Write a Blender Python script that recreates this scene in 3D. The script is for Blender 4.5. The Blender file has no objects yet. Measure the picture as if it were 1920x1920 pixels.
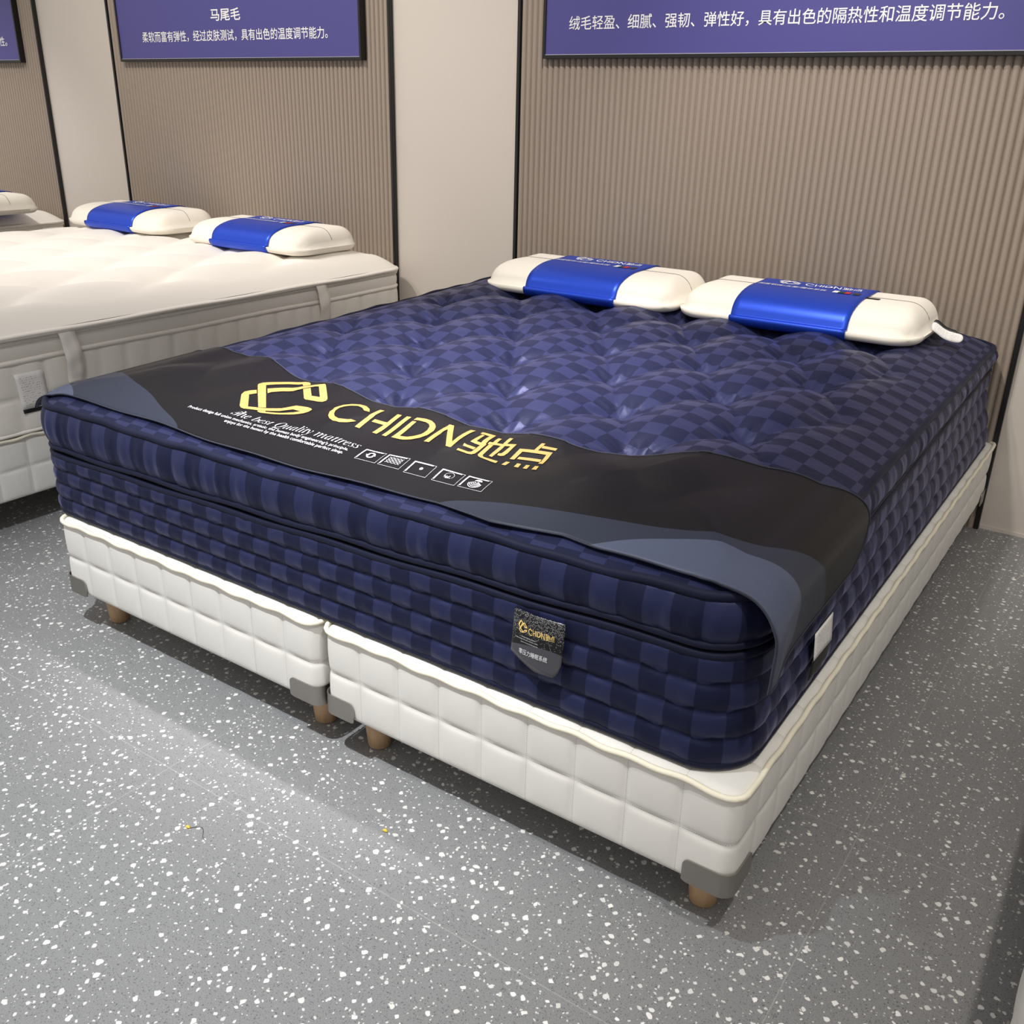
import bpy, bmesh, math, random
from mathutils import Vector, Matrix
random.seed(7)
PI = math.pi
scene = bpy.context.scene
COL = scene.collection

# ---------------------------------------------------------------- camera, world, lamps, exposure
cam_d = bpy.data.cameras.new('camera')
cam = bpy.data.objects.new('camera', cam_d)
COL.objects.link(cam)
yaw, pitch, roll = -.5924, -.4006, -.0236
fw = Vector((math.sin(yaw)*math.cos(pitch), math.cos(yaw)*math.cos(pitch), math.sin(pitch)))
rt = Vector((math.cos(yaw), -math.sin(yaw), 0))
dn = fw.cross(rt)
r2 = math.cos(roll)*rt + math.sin(roll)*dn
d2 = -math.sin(roll)*rt + math.cos(roll)*dn
M = Matrix((r2, -d2, -fw)).transposed().to_4x4()
M.translation = Vector((.354, -1.1729, 1.2676))
cam.matrix_world = M
cam_d.sensor_width = 36
cam_d.lens = 36*1796.25/1920
cam_d.clip_start = .05
scene.camera = cam
scene.view_settings.view_transform = 'Standard'
scene.view_settings.look = 'None'
scene.view_settings.gamma = 1
scene.view_settings.use_curve_mapping = False
scene.view_settings.exposure = 0

def srgb(r, g, b, a=1):
    f = lambda c: (c/255/12.92) if c/255 <= .04045 else ((c/255+.055)/1.055)**2.4
    return (f(r), f(g), f(b), a)

w = bpy.data.worlds.new('shop_ambient')
scene.world = w
w.use_nodes = True
# the dim shop around the bay: brighter overhead and towards the aisle, darker towards the right
wn = w.node_tree
bg = wn.nodes['Background']
bg.inputs[0].default_value = (1.0, .95, .9, 1)
wtc = wn.nodes.new('ShaderNodeTexCoord')
wdot = wn.nodes.new('ShaderNodeVectorMath'); wdot.operation = 'DOT_PRODUCT'
wdot.inputs[1].default_value = (-.42, -.6, .68)
wn.links.new(wtc.outputs['Generated'], wdot.inputs[0])
wmr = wn.nodes.new('ShaderNodeMapRange'); wmr.interpolation_type = 'SMOOTHSTEP'
wmr.inputs[1].default_value = -.5; wmr.inputs[2].default_value = .9
wmr.inputs[3].default_value = .14; wmr.inputs[4].default_value = .66
wn.links.new(wdot.outputs['Value'], wmr.inputs[0])
wn.links.new(wmr.outputs[0], bg.inputs[1])

YWALL = 2.154
def spot(name, loc, target, power, angle, blend=.5, size=.05, color=(1, .96, .9)):
    d = bpy.data.lights.new(name, 'SPOT')
    d.energy = power; d.spot_size = math.radians(angle); d.spot_blend = blend
    d.shadow_soft_size = size; d.color = color
    o = bpy.data.objects.new(name, d)
    COL.objects.link(o)
    o.location = loc
    o.rotation_euler = (Vector(target)-Vector(loc)).to_track_quat('-Z', 'Y').to_euler()
    return o

spot('ceiling_spot_aisle', (-1.0, -.95, 2.8), (-1.25, -.05, 0), 350, 62, 1, .03, (.95, .98, 1))
spot('ceiling_spot_bed', (-1.0, .55, 2.8), (-1.1, .72, .6), 540, 50, 1, .03, (1, .93, .95))
spot('ceiling_spot_pillows', (-.75, .9, 2.8), (-.75, 1.9, .75), 60, 60, .8, .03, (1, .95, .88))
spot('ceiling_spot_white_bed', (-3.4, .3, 2.8), (-3.3, 1.0, .6), 105, 70, .8, .04, (1, .95, .9))
spot('added_fill_far_bed', (-5.7, .6, 2.8), (-5.6, 1.5, .6), 110, 70, .8, .04, (1, .95, .9))  # added fill lamp, brightens the farthest bed and its pillow
spot('ceiling_spot_aisle_right', (.75, -.75, 2.8), (.5, .3, 0), 105, 85, .8, .05, (1, .94, .86))
spot('added_wall_wash_left', (-2.9, .35, 2.85), (-3.4, YWALL, 1.2), 120, 100, .9, .05, (1, .93, .85))  # added lamp with no known fixture, lifts the left part of the wall
spot('added_wall_wash_right', (-.6, .35, 2.85), (-.9, YWALL, 1.2), 125, 90, .9, .05, (1, .93, .86))  # added likewise, brightens the wall behind the navy bed

# ---------------------------------------------------------------- shape of the navy mattress
XL,XR,Y0,Y1,RC=-1.87,-.03,.03,2.13,.09
def sstep(a,b,x):
    t=min(max((x-a)/(b-a),0),1); return t*t*(3-2*t)
def rdist(x,y,x0,x1,y0,y1,r):
    qx=abs(x-(x0+x1)/2)-(x1-x0)/2+r; qy=abs(y-(y0+y1)/2)-(y1-y0)/2+r
    return -(math.hypot(max(qx,0),max(qy,0))+min(max(qx,qy),0)-r)
def zrim(x,y):
    t=min(max((x-XL)/(XR-XL),0),1); return .585+.03*t**3*(1-.35*y)+.05*(1-.5*t)*(y/2.1)
def zlow(x,y):
    t=min(max((x-XL)/(XR-XL),0),1); return .468+.055*t**1.5+.035*(y/2.1)
def tuft(x,y):
    X=(x+1.325)/.295; Y=(y-.42)/.47
    a,b=X+Y,X-Y
    s=abs(math.sin(math.pi*a)*math.sin(math.pi*b))
    ra,rb=round(a),round(b)
    X2,Y2=(ra+rb)/2,(ra-rb)/2
    dx,dy=(X-X2)*.295,(Y-Y2)*.47
    r=math.hypot(dx,dy)
    return s,r,math.atan2(dy,dx)
def ztop(x,y,k=1.):
    d=max(rdist(x,y,XL,XR,Y0,Y1,RC),0)
    z=zrim(x,y)+0.066*(1-(1-min(d/.3,1))**2)
    s,r,th=tuft(x,y)
    amp=.055*sstep(.07,.24,d)
    if k==1.:
        puff=.45*s**.5+.55*(1-math.exp(-(r/.062)**1.5))
    else:
        puff=.5*s+.5*(1-math.exp(-(r/.1)**2))
    z-=amp*k*(1-puff)-.008*sstep(.07,.24,d)*k
    return z
def zrun(x,y): return ztop(x,y,.4)+.006
# outlines of the printed emblem and letters, in tenths of a millimetre on the runner
EMBLEM = [[[-13109,2523],[-13206,2414],[-13266,2303],[-13217,2164],[-12862,1788],[-12766,1734],[-12671,1737],[-12361,1858],[-12180,1966],[-11970,2127],[-11855,2248],[-11758,2330],[-11839,2484],[-11932,2389],[-12053,2255],[-12275,2054],[-12448,1954],[-12665,1852],[-13046,2238],[-12942,2372]],[[-11758,2330],[-11535,2338],[-11627,2228],[-11822,2086],[-12170,1908],[-12204,1939],[-12360,1849],[-12312,1806],[-12231,1803],[-11932,1929],[-11510,2149],[-11363,2253],[-11310,2368],[-11338,2497],[-11398,2539],[-11508,2547],[-11820,2499],[-11839,2484]],[[-12459,1964],[-13392,2814],[-13467,2915],[-13490,3071],[-13413,3274],[-13251,3646],[-12992,3936],[-12842,3916],[-12680,3803],[-12492,3619],[-12613,3506],[-12850,3707],[-13044,3451],[-13232,2922],[-12923,2636],[-12317,2060]],[[-12990,2743],[-12829,3077],[-12603,3469],[-12319,3637],[-12167,3701],[-12009,3635],[-11590,3239],[-11377,3037],[-11337,2943],[-11383,2868],[-11483,2831],[-11819,2788],[-11893,2814],[-12324,3216],[-12195,3328],[-11816,2976],[-11589,3009],[-12079,3478],[-12160,3443],[-12362,3236],[-12629,2887],[-12799,2567]]]
LATIN = [[[-9935,2820],[-10068,2974],[-10281,3114],[-10499,3152],[-10670,3064],[-10767,2899],[-10779,2670],[-10720,2418],[-10581,2229],[-10411,2089],[-10260,2036],[-10107,2062],[-9977,2134],[-9891,2230],[-9842,2300],[-9988,2300],[-10087,2204],[-10231,2169],[-10370,2210],[-10490,2312],[-10592,2464],[-10658,2664],[-10636,2810],[-10550,2937],[-10418,2992],[-10241,2935],[-10084,2812]],[[-9899,3130],[-9805,3161],[-9594,2119],[-9715,2110]],[[-9373,3087],[-9236,3066],[-9172,2171],[-9281,2163]],[[-9620,2639],[-9331,2701],[-9307,2576],[-9597,2504]],[[-9087,3055],[-8966,3056],[-8935,2187],[-9050,2194]],[[-8841,2975],[-8837,3084],[-8637,3121],[-8463,3111],[-8325,3041],[-8232,2950],[-8141,2759],[-8108,2519],[-8178,2359],[-8325,2244],[-8496,2205],[-8808,2209],[-8831,2925],[-8728,2932],[-8682,2327],[-8524,2359],[-8392,2446],[-8304,2562],[-8307,2765],[-8354,2899],[-8436,2975],[-8539,3001],[-8703,2998]],[[-8081,3222],[-7892,2915],[-7792,2165],[-7939,2188]],[[-8081,3222],[-7979,3242],[-7321,2305],[-7208,2097],[-7324,2104],[-7892,2915]],[[-7467,3133],[-7356,3149],[-7197,2109],[-7298,2104],[-7325,2313]]]
HANZI = [[[-7153,3027],[-7192,3164],[-6867,3173],[-6755,2644],[-6853,2627],[-6927,3027]],[[-7083,2993],[-7015,2978],[-6945,2611],[-6734,2655],[-6721,2557],[-6809,2526],[-7028,2512]],[[-6721,2557],[-6694,2339],[-6691,2198],[-6730,2132],[-6810,2103],[-7058,2098],[-7072,2168],[-6835,2176],[-6787,2209],[-6786,2287],[-6805,2530]],[[-7076,2379],[-6811,2399],[-6797,2301],[-7058,2300]],[[-6757,2779],[-6585,2857],[-6422,2915],[-6221,2947],[-6222,2854],[-6416,2823],[-6565,2767],[-6729,2678]],[[-6698,2687],[-6619,2719],[-6547,2257],[-6499,2211],[-6187,2253],[-6177,2159],[-6514,2153],[-6587,2164],[-6629,2211]],[[-6542,3184],[-6446,3161],[-6374,2316],[-6444,2313]],[[-6742,3079],[-6669,3092],[-6601,2735],[-6671,2710]],[[-6285,2904],[-6221,2947],[-6199,2593],[-6214,2493],[-6273,2454],[-6342,2451],[-6363,2522],[-6317,2559],[-6305,2622],[-6296,2857]],[[-5779,3166],[-5702,3177],[-5692,2883],[-5768,2860]],[[-5698,3084],[-5399,3126],[-5389,3033],[-5678,2989]],[[-6062,2817],[-5397,2949],[-5399,2833],[-5978,2734]],[[-6062,2817],[-5953,2750],[-5940,2441],[-6037,2425]],[[-5397,2949],[-5328,2480],[-5435,2489],[-5425,2589],[-5460,2822]],[[-5909,2561],[-5454,2644],[-5437,2555],[-5900,2475]],[[-6041,2315],[-5955,2321],[-5966,2177],[-6054,2173]],[[-5803,2343],[-5722,2349],[-5694,2203],[-5788,2199]],[[-5615,2360],[-5539,2375],[-5499,2196],[-5597,2211]],[[-5419,2361],[-5335,2366],[-5289,2192],[-5396,2202]]]

# ---------------------------------------------------------------- materials
def new_mat(name):
    m = bpy.data.materials.new(name); m.use_nodes = True
    nt = m.node_tree
    return m, nt, nt.nodes['Principled BSDF']

def simple(name, col, rough=.6, metal=0, spec=.5, sheen=0, bump=0, bscale=400, sheen_tint=(1, 1, 1, 1)):
    m, nt, b = new_mat(name)
    b.inputs['Base Color'].default_value = col
    b.inputs['Roughness'].default_value = rough
    b.inputs['Metallic'].default_value = metal
    b.inputs['Specular IOR Level'].default_value = spec
    b.inputs['Sheen Weight'].default_value = sheen
    b.inputs['Sheen Tint'].default_value = sheen_tint
    if bump:
        tc = nt.nodes.new('ShaderNodeTexCoord')
        n = nt.nodes.new('ShaderNodeTexNoise'); n.inputs['Scale'].default_value = bscale; n.inputs['Detail'].default_value = 2
        bp = nt.nodes.new('ShaderNodeBump'); bp.inputs['Strength'].default_value = bump; bp.inputs['Distance'].default_value = .002
        nt.links.new(tc.outputs['Object'], n.inputs['Vector'])
        nt.links.new(n.outputs['Fac'], bp.inputs['Height'])
        nt.links.new(bp.outputs['Normal'], b.inputs['Normal'])
    return m

def mixcol(nt, fac, a, b):
    n = nt.nodes.new('ShaderNodeMix'); n.data_type = 'RGBA'
    for s, v in ((n.inputs[0], fac), (n.inputs[6], a), (n.inputs[7], b)):
        if hasattr(v, 'is_linked'): nt.links.new(v, s)
        else: s.default_value = v
    return n.outputs[2]

def math_n(nt, op, a, b=0):
    n = nt.nodes.new('ShaderNodeMath'); n.operation = op
    for i, v in enumerate((a, b)):
        if hasattr(v, 'is_linked'): nt.links.new(v, n.inputs[i])
        else: n.inputs[i].default_value = v
    return n.outputs[0]

def terrazzo():
    m, nt, b = new_mat('grey_terrazzo')
    L = nt.links.new
    tc = nt.nodes.new('ShaderNodeTexCoord')
    pos = tc.outputs['Object']
    warp = nt.nodes.new('ShaderNodeTexNoise'); warp.inputs['Scale'].default_value = 60
    L(pos, warp.inputs['Vector'])
    vadd = nt.nodes.new('ShaderNodeVectorMath'); vadd.operation = 'MULTIPLY_ADD'
    L(warp.outputs['Color'], vadd.inputs[0]); vadd.inputs[1].default_value = (.012, .012, 0); L(pos, vadd.inputs[2])
    flat = nt.nodes.new('ShaderNodeVectorMath'); flat.operation = 'MULTIPLY'; flat.inputs[1].default_value = (1, 1, 0)
    L(vadd.outputs[0], flat.inputs[0])
    def chips(scale, lo, hi, metric='MINKOWSKI', offs=0):
        mp = nt.nodes.new('ShaderNodeVectorMath'); mp.operation = 'ADD'; mp.inputs[1].default_value = (offs, offs*.7, 0)
        L(flat.outputs[0], mp.inputs[0])
        v = nt.nodes.new('ShaderNodeTexVoronoi'); v.voronoi_dimensions = '2D'; v.feature = 'F1'; v.distance = metric
        if metric == 'MINKOWSKI': v.inputs['Exponent'].default_value = 1.4
        v.inputs['Scale'].default_value = scale
        L(mp.outputs[0], v.inputs['Vector'])
        sep = nt.nodes.new('ShaderNodeSeparateColor'); L(v.outputs['Color'], sep.inputs[0])
        rad = nt.nodes.new('ShaderNodeMapRange'); L(sep.outputs[0], rad.inputs[0])
        rad.inputs[1].default_value = lo; rad.inputs[2].default_value = 1; rad.inputs[3].default_value = 0; rad.inputs[4].default_value = hi
        d = math_n(nt, 'SUBTRACT', rad.outputs[0], v.outputs['Distance'])
        return math_n(nt, 'MINIMUM', math_n(nt, 'MAXIMUM', math_n(nt, 'MULTIPLY', d, 14), 0), 1), sep.outputs[1]
    c1, r1 = chips(58, .56, .37)
    c2, r2 = chips(118, .66, .35, offs=3.3)
    k1, _ = chips(330, .62, .45, 'EUCLIDEAN', 1.7)
    n1 = nt.nodes.new('ShaderNodeTexNoise'); n1.inputs['Scale'].default_value = 420; n1.inputs['Detail'].default_value = 3
    L(pos, n1.inputs['Vector'])
    n2 = nt.nodes.new('ShaderNodeTexNoise'); n2.inputs['Scale'].default_value = 2.5
    L(pos, n2.inputs['Vector'])
    base = mixcol(nt, n1.outputs['Fac'], srgb(100, 101, 103), srgb(158, 159, 160))
    base = mixcol(nt, math_n(nt, 'MULTIPLY', n2.outputs['Fac'], .12), base, srgb(120, 118, 116))
    base = mixcol(nt, math_n(nt, 'MULTIPLY', k1, .6), base, srgb(62, 62, 64))
    chipcol = mixcol(nt, r1, srgb(205, 205, 203), srgb(240, 239, 236))
    base = mixcol(nt, c2, base, srgb(206, 206, 204))
    base = mixcol(nt, c1, base, chipcol)
    # thin tile joints
    sp = nt.nodes.new('ShaderNodeSeparateXYZ'); L(pos, sp.inputs[0])
    def joint(c, off, pitch):
        f = math_n(nt, 'FRACT', math_n(nt, 'DIVIDE', math_n(nt, 'ADD', c, off), pitch))
        dd = math_n(nt, 'ABSOLUTE', math_n(nt, 'SUBTRACT', f, .5))
        return math_n(nt, 'LESS_THAN', dd, .0011/pitch)
    j = math_n(nt, 'MAXIMUM', joint(sp.outputs[0], -.105+.61+12.2, 1.22), joint(sp.outputs[1], .23+.32+6.4, .64))
    base = mixcol(nt, math_n(nt, 'MULTIPLY', j, .28), base, srgb(190, 190, 188))
    L(base, b.inputs['Base Color'])
    b.inputs['Roughness'].default_value = .42
    b.inputs['Specular IOR Level'].default_value = .35
    return m

CELL = .047
def navy_satin():
    m, nt, b = new_mat('navy_checked_satin')
    L = nt.links.new
    uv = nt.nodes.new('ShaderNodeUVMap'); uv.uv_map = 'UVMap'
    ck = nt.nodes.new('ShaderNodeTexChecker'); ck.inputs['Scale'].default_value = 1/CELL
    off = nt.nodes.new('ShaderNodeVectorMath'); off.operation = 'ADD'; off.inputs[1].default_value = (0, 0, .011)
    L(uv.outputs['UV'], off.inputs[0]); L(off.outputs[0], ck.inputs['Vector'])
    col = mixcol(nt, ck.outputs['Fac'], srgb(26, 29, 52), srgb(35, 39, 70))
    L(col, b.inputs['Base Color'])
    r = nt.nodes.new('ShaderNodeMapRange'); L(ck.outputs['Fac'], r.inputs[0]); r.inputs[3].default_value = .52; r.inputs[4].default_value = .43
    L(r.outputs[0], b.inputs['Roughness'])
    r3 = nt.nodes.new('ShaderNodeMapRange'); L(ck.outputs['Fac'], r3.inputs[0]); r3.inputs[3].default_value = .16; r3.inputs[4].default_value = .28
    L(r3.outputs[0], b.inputs['Specular IOR Level'])
    sw = nt.nodes.new('ShaderNodeMapRange'); L(ck.outputs['Fac'], sw.inputs[0]); sw.inputs[3].default_value = .1; sw.inputs[4].default_value = .22
    L(sw.outputs[0], b.inputs['Sheen Weight'])
    b.inputs['Specular Tint'].default_value = (.58, .62, 1, 1)
    b.inputs['Sheen Roughness'].default_value = .4
    b.inputs['Sheen Tint'].default_value = (.44, .45, .85, 1)
    tc = nt.nodes.new('ShaderNodeTexCoord')
    n = nt.nodes.new('ShaderNodeTexNoise'); n.inputs['Scale'].default_value = 35; n.inputs['Detail'].default_value = 4
    L(tc.outputs['Object'], n.inputs['Vector'])
    bp = nt.nodes.new('ShaderNodeBump'); bp.inputs['Strength'].default_value = .12; bp.inputs['Distance'].default_value = .01
    L(n.outputs['Fac'], bp.inputs['Height']); L(bp.outputs['Normal'], b.inputs['Normal'])
    return m

def fcurve(nt, x, pts):
    n = nt.nodes.new('ShaderNodeFloatCurve')
    c = n.mapping.curves[0]
    pts = sorted(pts)
    c.points[0].location = pts[0]; c.points[1].location = pts[-1]
    for p in pts[1:-1]: c.points.new(*p)
    n.mapping.use_clip = False
    n.mapping.update()
    nt.links.new(x, n.inputs['Value'])
    return n.outputs[0]

MAT = dict(
    floor=terrazzo(),
    wall=simple('beige_paint', srgb(208, 200, 191), .7, bump=.03, bscale=90),
    rib=simple('taupe_rib', srgb(158, 145, 132), .6),
    black=simple('black_metal', srgb(22, 20, 22), .4),
    blue=simple('blue_print', srgb(76, 73, 140), .45),
    white_ink=simple('white_ink', srgb(245, 245, 245), .5),
    silver_edge=simple('silver_edge', srgb(190, 190, 200), .4),
    navy=navy_satin(),
    navy_cord=simple('navy_cord', srgb(22, 26, 48), .6, spec=.15, sheen=.03, bump=.1, bscale=900),
    cream=simple('cream_quilt', srgb(226, 224, 219), .8, sheen=.1, bump=.06, bscale=700),
    cream_cord=simple('cream_cord', srgb(238, 232, 212), .75, bump=.15, bscale=900),
    ivory=simple('ivory_knit', srgb(236, 231, 223), .8, sheen=.1, bump=.05, bscale=500),
    pillow=simple('pillow_cloth', srgb(240, 234, 222), .8, sheen=.1, bump=.04, bscale=300),
    satin=simple('royal_blue_satin', srgb(38, 78, 208), .38, metal=.55),
    metal=simple('brushed_metal', srgb(168, 164, 158), .35, metal=1),
    red=simple('red_ink', srgb(205, 35, 50), .5),
    green=simple('green_ink', srgb(20, 60, 60), .5),
    dark_ink=simple('dark_ink', srgb(60, 56, 56), .6),
    gold_foil=simple('gold_foil', srgb(250, 215, 130), .4),
    gold=simple('gold_ink', srgb(182, 146, 82), .45),
    pale=simple('pale_ink', srgb(215, 215, 220), .5),
    grey_line=simple('grey_ink', srgb(120, 120, 126), .5),
    seam=simple('dark_seam', srgb(70, 64, 60), .7),
    hem=simple('grey_overlock', srgb(46, 49, 64), .7, bump=.6, bscale=1200),
    yellow=simple('yellow_fluff', srgb(230, 190, 60), .7),
    clear_black=simple('black_tag', srgb(18, 18, 20), .5),
)

def wood_mat():
    m, nt, b = new_mat('beech_wood')
    tc = nt.nodes.new('ShaderNodeTexCoord')
    mp = nt.nodes.new('ShaderNodeMapping'); mp.inputs['Scale'].default_value = (60, 60, 8)
    n = nt.nodes.new('ShaderNodeTexNoise'); n.inputs['Scale'].default_value = 1.5; n.inputs['Detail'].default_value = 4
    nt.links.new(tc.outputs['Object'], mp.inputs[0]); nt.links.new(mp.outputs[0], n.inputs['Vector'])
    nt.links.new(mixcol(nt, n.outputs['Fac'], srgb(160, 126, 92), srgb(200, 168, 132)), b.inputs['Base Color'])
    b.inputs['Roughness'].default_value = .5
    return m
MAT['wood'] = wood_mat()

def glitter_mat():
    m, nt, b = new_mat('black_glitter_tag')
    uv = nt.nodes.new('ShaderNodeUVMap'); uv.uv_map = 'UVMap'
    L = nt.links.new
    sp = nt.nodes.new('ShaderNodeSeparateXYZ'); L(uv.outputs['UV'], sp.inputs[0])
    v = nt.nodes.new('ShaderNodeTexVoronoi'); v.voronoi_dimensions = '2D'; v.inputs['Scale'].default_value = 60
    L(uv.outputs['UV'], v.inputs['Vector'])
    sc = nt.nodes.new('ShaderNodeSeparateColor'); L(v.outputs['Color'], sc.inputs[0])
    dots = math_n(nt, 'MULTIPLY', math_n(nt, 'LESS_THAN', v.outputs['Distance'], .22), math_n(nt, 'GREATER_THAN', sc.outputs[0], .45))
    dots = math_n(nt, 'MULTIPLY', dots, math_n(nt, 'GREATER_THAN', sp.outputs[1], math_n(nt, 'ADD', math_n(nt, 'MULTIPLY', sc.outputs[1], .35), .45)))
    # grey wave in the lower half
    wave = fcurve(nt, sp.outputs[0], [(0, .36), (.3, .42), (.6, .46), (1, .44)])
    low = math_n(nt, 'LESS_THAN', sp.outputs[1], wave)
    wave2 = fcurve(nt, sp.outputs[0], [(0, .28), (.35, .12), (.7, .04), (1, .02)])
    low2 = math_n(nt, 'LESS_THAN', sp.outputs[1], wave2)
    c = mixcol(nt, low, srgb(16, 14, 18), srgb(72, 72, 78))
    c = mixcol(nt, low2, c, srgb(100, 98, 104))
    c = mixcol(nt, dots, c, srgb(220, 220, 225))
    L(c, b.inputs['Base Color']); b.inputs['Roughness'].default_value = .3
    return m
MAT['glitter'] = glitter_mat()

def quilt_mat():
    m, nt, b = new_mat('cream_quilt_stitched')
    L = nt.links.new
    uv = nt.nodes.new('ShaderNodeUVMap'); uv.uv_map = 'UVMap'
    sp = nt.nodes.new('ShaderNodeSeparateXYZ'); L(uv.outputs['UV'], sp.inputs[0])
    def line(c, w_):
        f = math_n(nt, 'FRACT', math_n(nt, 'ADD', c, .5))
        return math_n(nt, 'LESS_THAN', math_n(nt, 'ABSOLUTE', math_n(nt, 'SUBTRACT', f, .5)), w_)
    def dash(c, n):
        return math_n(nt, 'LESS_THAN', math_n(nt, 'FRACT', math_n(nt, 'MULTIPLY', c, n)), .6)
    a = math_n(nt, 'MULTIPLY', line(sp.outputs[0], .008), dash(sp.outputs[1], 24))
    c = math_n(nt, 'MULTIPLY', line(sp.outputs[1], .008), dash(sp.outputs[0], 24))
    st = math_n(nt, 'MAXIMUM', a, c)
    L(mixcol(nt, math_n(nt, 'MULTIPLY', st, .6), srgb(226, 224, 219), srgb(168, 164, 156)), b.inputs['Base Color'])
    b.inputs['Roughness'].default_value = .8; b.inputs['Sheen Weight'].default_value = .08
    return m
MAT['quilt'] = quilt_mat()

def print_mat():
    m, nt, b = new_mat('printed_care_label')
    uv = nt.nodes.new('ShaderNodeUVMap'); uv.uv_map = 'UVMap'
    L = nt.links.new
    sp = nt.nodes.new('ShaderNodeSeparateXYZ'); L(uv.outputs['UV'], sp.inputs[0])
    rows = math_n(nt, 'GREATER_THAN', math_n(nt, 'FRACT', math_n(nt, 'MULTIPLY', sp.outputs[1], 16)), .6)
    n = nt.nodes.new('ShaderNodeTexNoise'); n.inputs['Scale'].default_value = 20; n.inputs['Detail'].default_value = 3
    L(uv.outputs['UV'], n.inputs['Vector'])
    ink = math_n(nt, 'MULTIPLY', rows, math_n(nt, 'GREATER_THAN', n.outputs['Fac'], .54))
    inside = math_n(nt, 'LESS_THAN', math_n(nt, 'ABSOLUTE', math_n(nt, 'SUBTRACT', sp.outputs[0], .5)), .38)
    inside2 = math_n(nt, 'LESS_THAN', math_n(nt, 'ABSOLUTE', math_n(nt, 'SUBTRACT', sp.outputs[1], .5)), .42)
    ink = math_n(nt, 'MULTIPLY', ink, math_n(nt, 'MULTIPLY', inside, inside2))
    L(mixcol(nt, math_n(nt, 'MULTIPLY', ink, .55), srgb(232, 230, 228), srgb(90, 86, 88)), b.inputs['Base Color'])
    b.inputs['Roughness'].default_value = .6
    return m
MAT['care'] = print_mat()

# ---------------------------------------------------------------- helpers
def build(name, verts, faces, mat, parent=None, uvs=None, smooth=True, local=False):
    """one mesh object; verts are world coordinates unless local"""
    off = Vector((0, 0, 0))
    if parent is not None and not local:
        p = parent
        while p is not None:
            off += p.location; p = p.parent
    me = bpy.data.meshes.new(name)
    me.from_pydata([(v[0]-off.x, v[1]-off.y, v[2]-off.z) for v in verts], [], faces)
    if uvs is not None:
        lay = me.uv_layers.new(name='UVMap')
        flat = []
        for f in uvs:
            for c in f: flat += [c[0], c[1]]
        lay.data.foreach_set('uv', flat)
    me.polygons.foreach_set('use_smooth', [smooth]*len(me.polygons))
    me.materials.append(mat)
    me.update()
    o = bpy.data.objects.new(name, me)
    COL.objects.link(o)
    if parent is not None: o.parent = parent
    return o

def bm_build(name, bm, mat, parent=None, smooth=False, local=False):
    bm.verts.index_update()
    vs = [v.co.copy() for v in bm.verts]; fs = [[v.index for v in f.verts] for f in bm.faces]
    bm.free()
    return build(name, vs, fs, mat, parent, smooth=smooth, local=local)

def thing(name, label, cat, loc, group=None):
    o = bpy.data.objects.new(name, None); COL.objects.link(o)
    o.location = loc; o.empty_display_size = .05
    tag(o, label, cat, group)
    return o

def tag(o, label, cat, group=None):
    o['label'] = label; o['category'] = cat
    if group: o['group'] = group

def structure(o): o['kind'] = 'structure'; return o

def dup(root, loc, label):
    r = root.copy(); COL.objects.link(r); r.location = loc; r['label'] = label
    for ch in list(root.children):
        c = ch.copy(); COL.objects.link(c); c.parent = r
        for g in list(ch.children):
            d = g.copy(); COL.objects.link(d); d.parent = c
    return r

def box(bm, x0, x1, y0, y1, z0, z1, bevel=0):
    r = bmesh.ops.create_cube(bm, size=1)
    for v in r['verts']:
        v.co = Vector(((x0+x1)/2+v.co.x*(x1-x0), (y0+y1)/2+v.co.y*(y1-y0), (z0+z1)/2+v.co.z*(z1-z0)))
    if bevel:
        es = {e for v in r['verts'] for e in v.link_edges}
        bmesh.ops.bevel(bm, geom=list(es), offset=bevel, segments=2, affect='EDGES')

def add_tube(path, rad, closed=True, n=8, rfun=None):
    """verts, faces of a tube along a list of Vectors"""
    m = len(path); vs = []; fs = []
    for i, p in enumerate(path):
        a = path[(i-1) % m] if closed or i > 0 else path[0]
        b = path[(i+1) % m] if closed or i < m-1 else path[-1]
        t = (b-a).normalized()
        up = Vector((0, 0, 1)) if abs(t.z) < .95 else Vector((1, 0, 0))
        s = t.cross(up).normalized(); u = s.cross(t)
        r = rad if rfun is None else rfun(i)
        for k in range(n):
            th = 2*PI*k/n
            vs.append(p+r*(math.cos(th)*s+math.sin(th)*u))
    for i in range(m if closed else m-1):
        j = (i+1) % m
        for k in range(n):
            l = (k+1) % n
            fs.append((i*n+k, i*n+l, j*n+l, j*n+k))
    if not closed:
        fs.append(tuple(range(n))[::-1]); fs.append(tuple((m-1)*n+k for k in range(n)))
    return vs, fs

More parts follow.
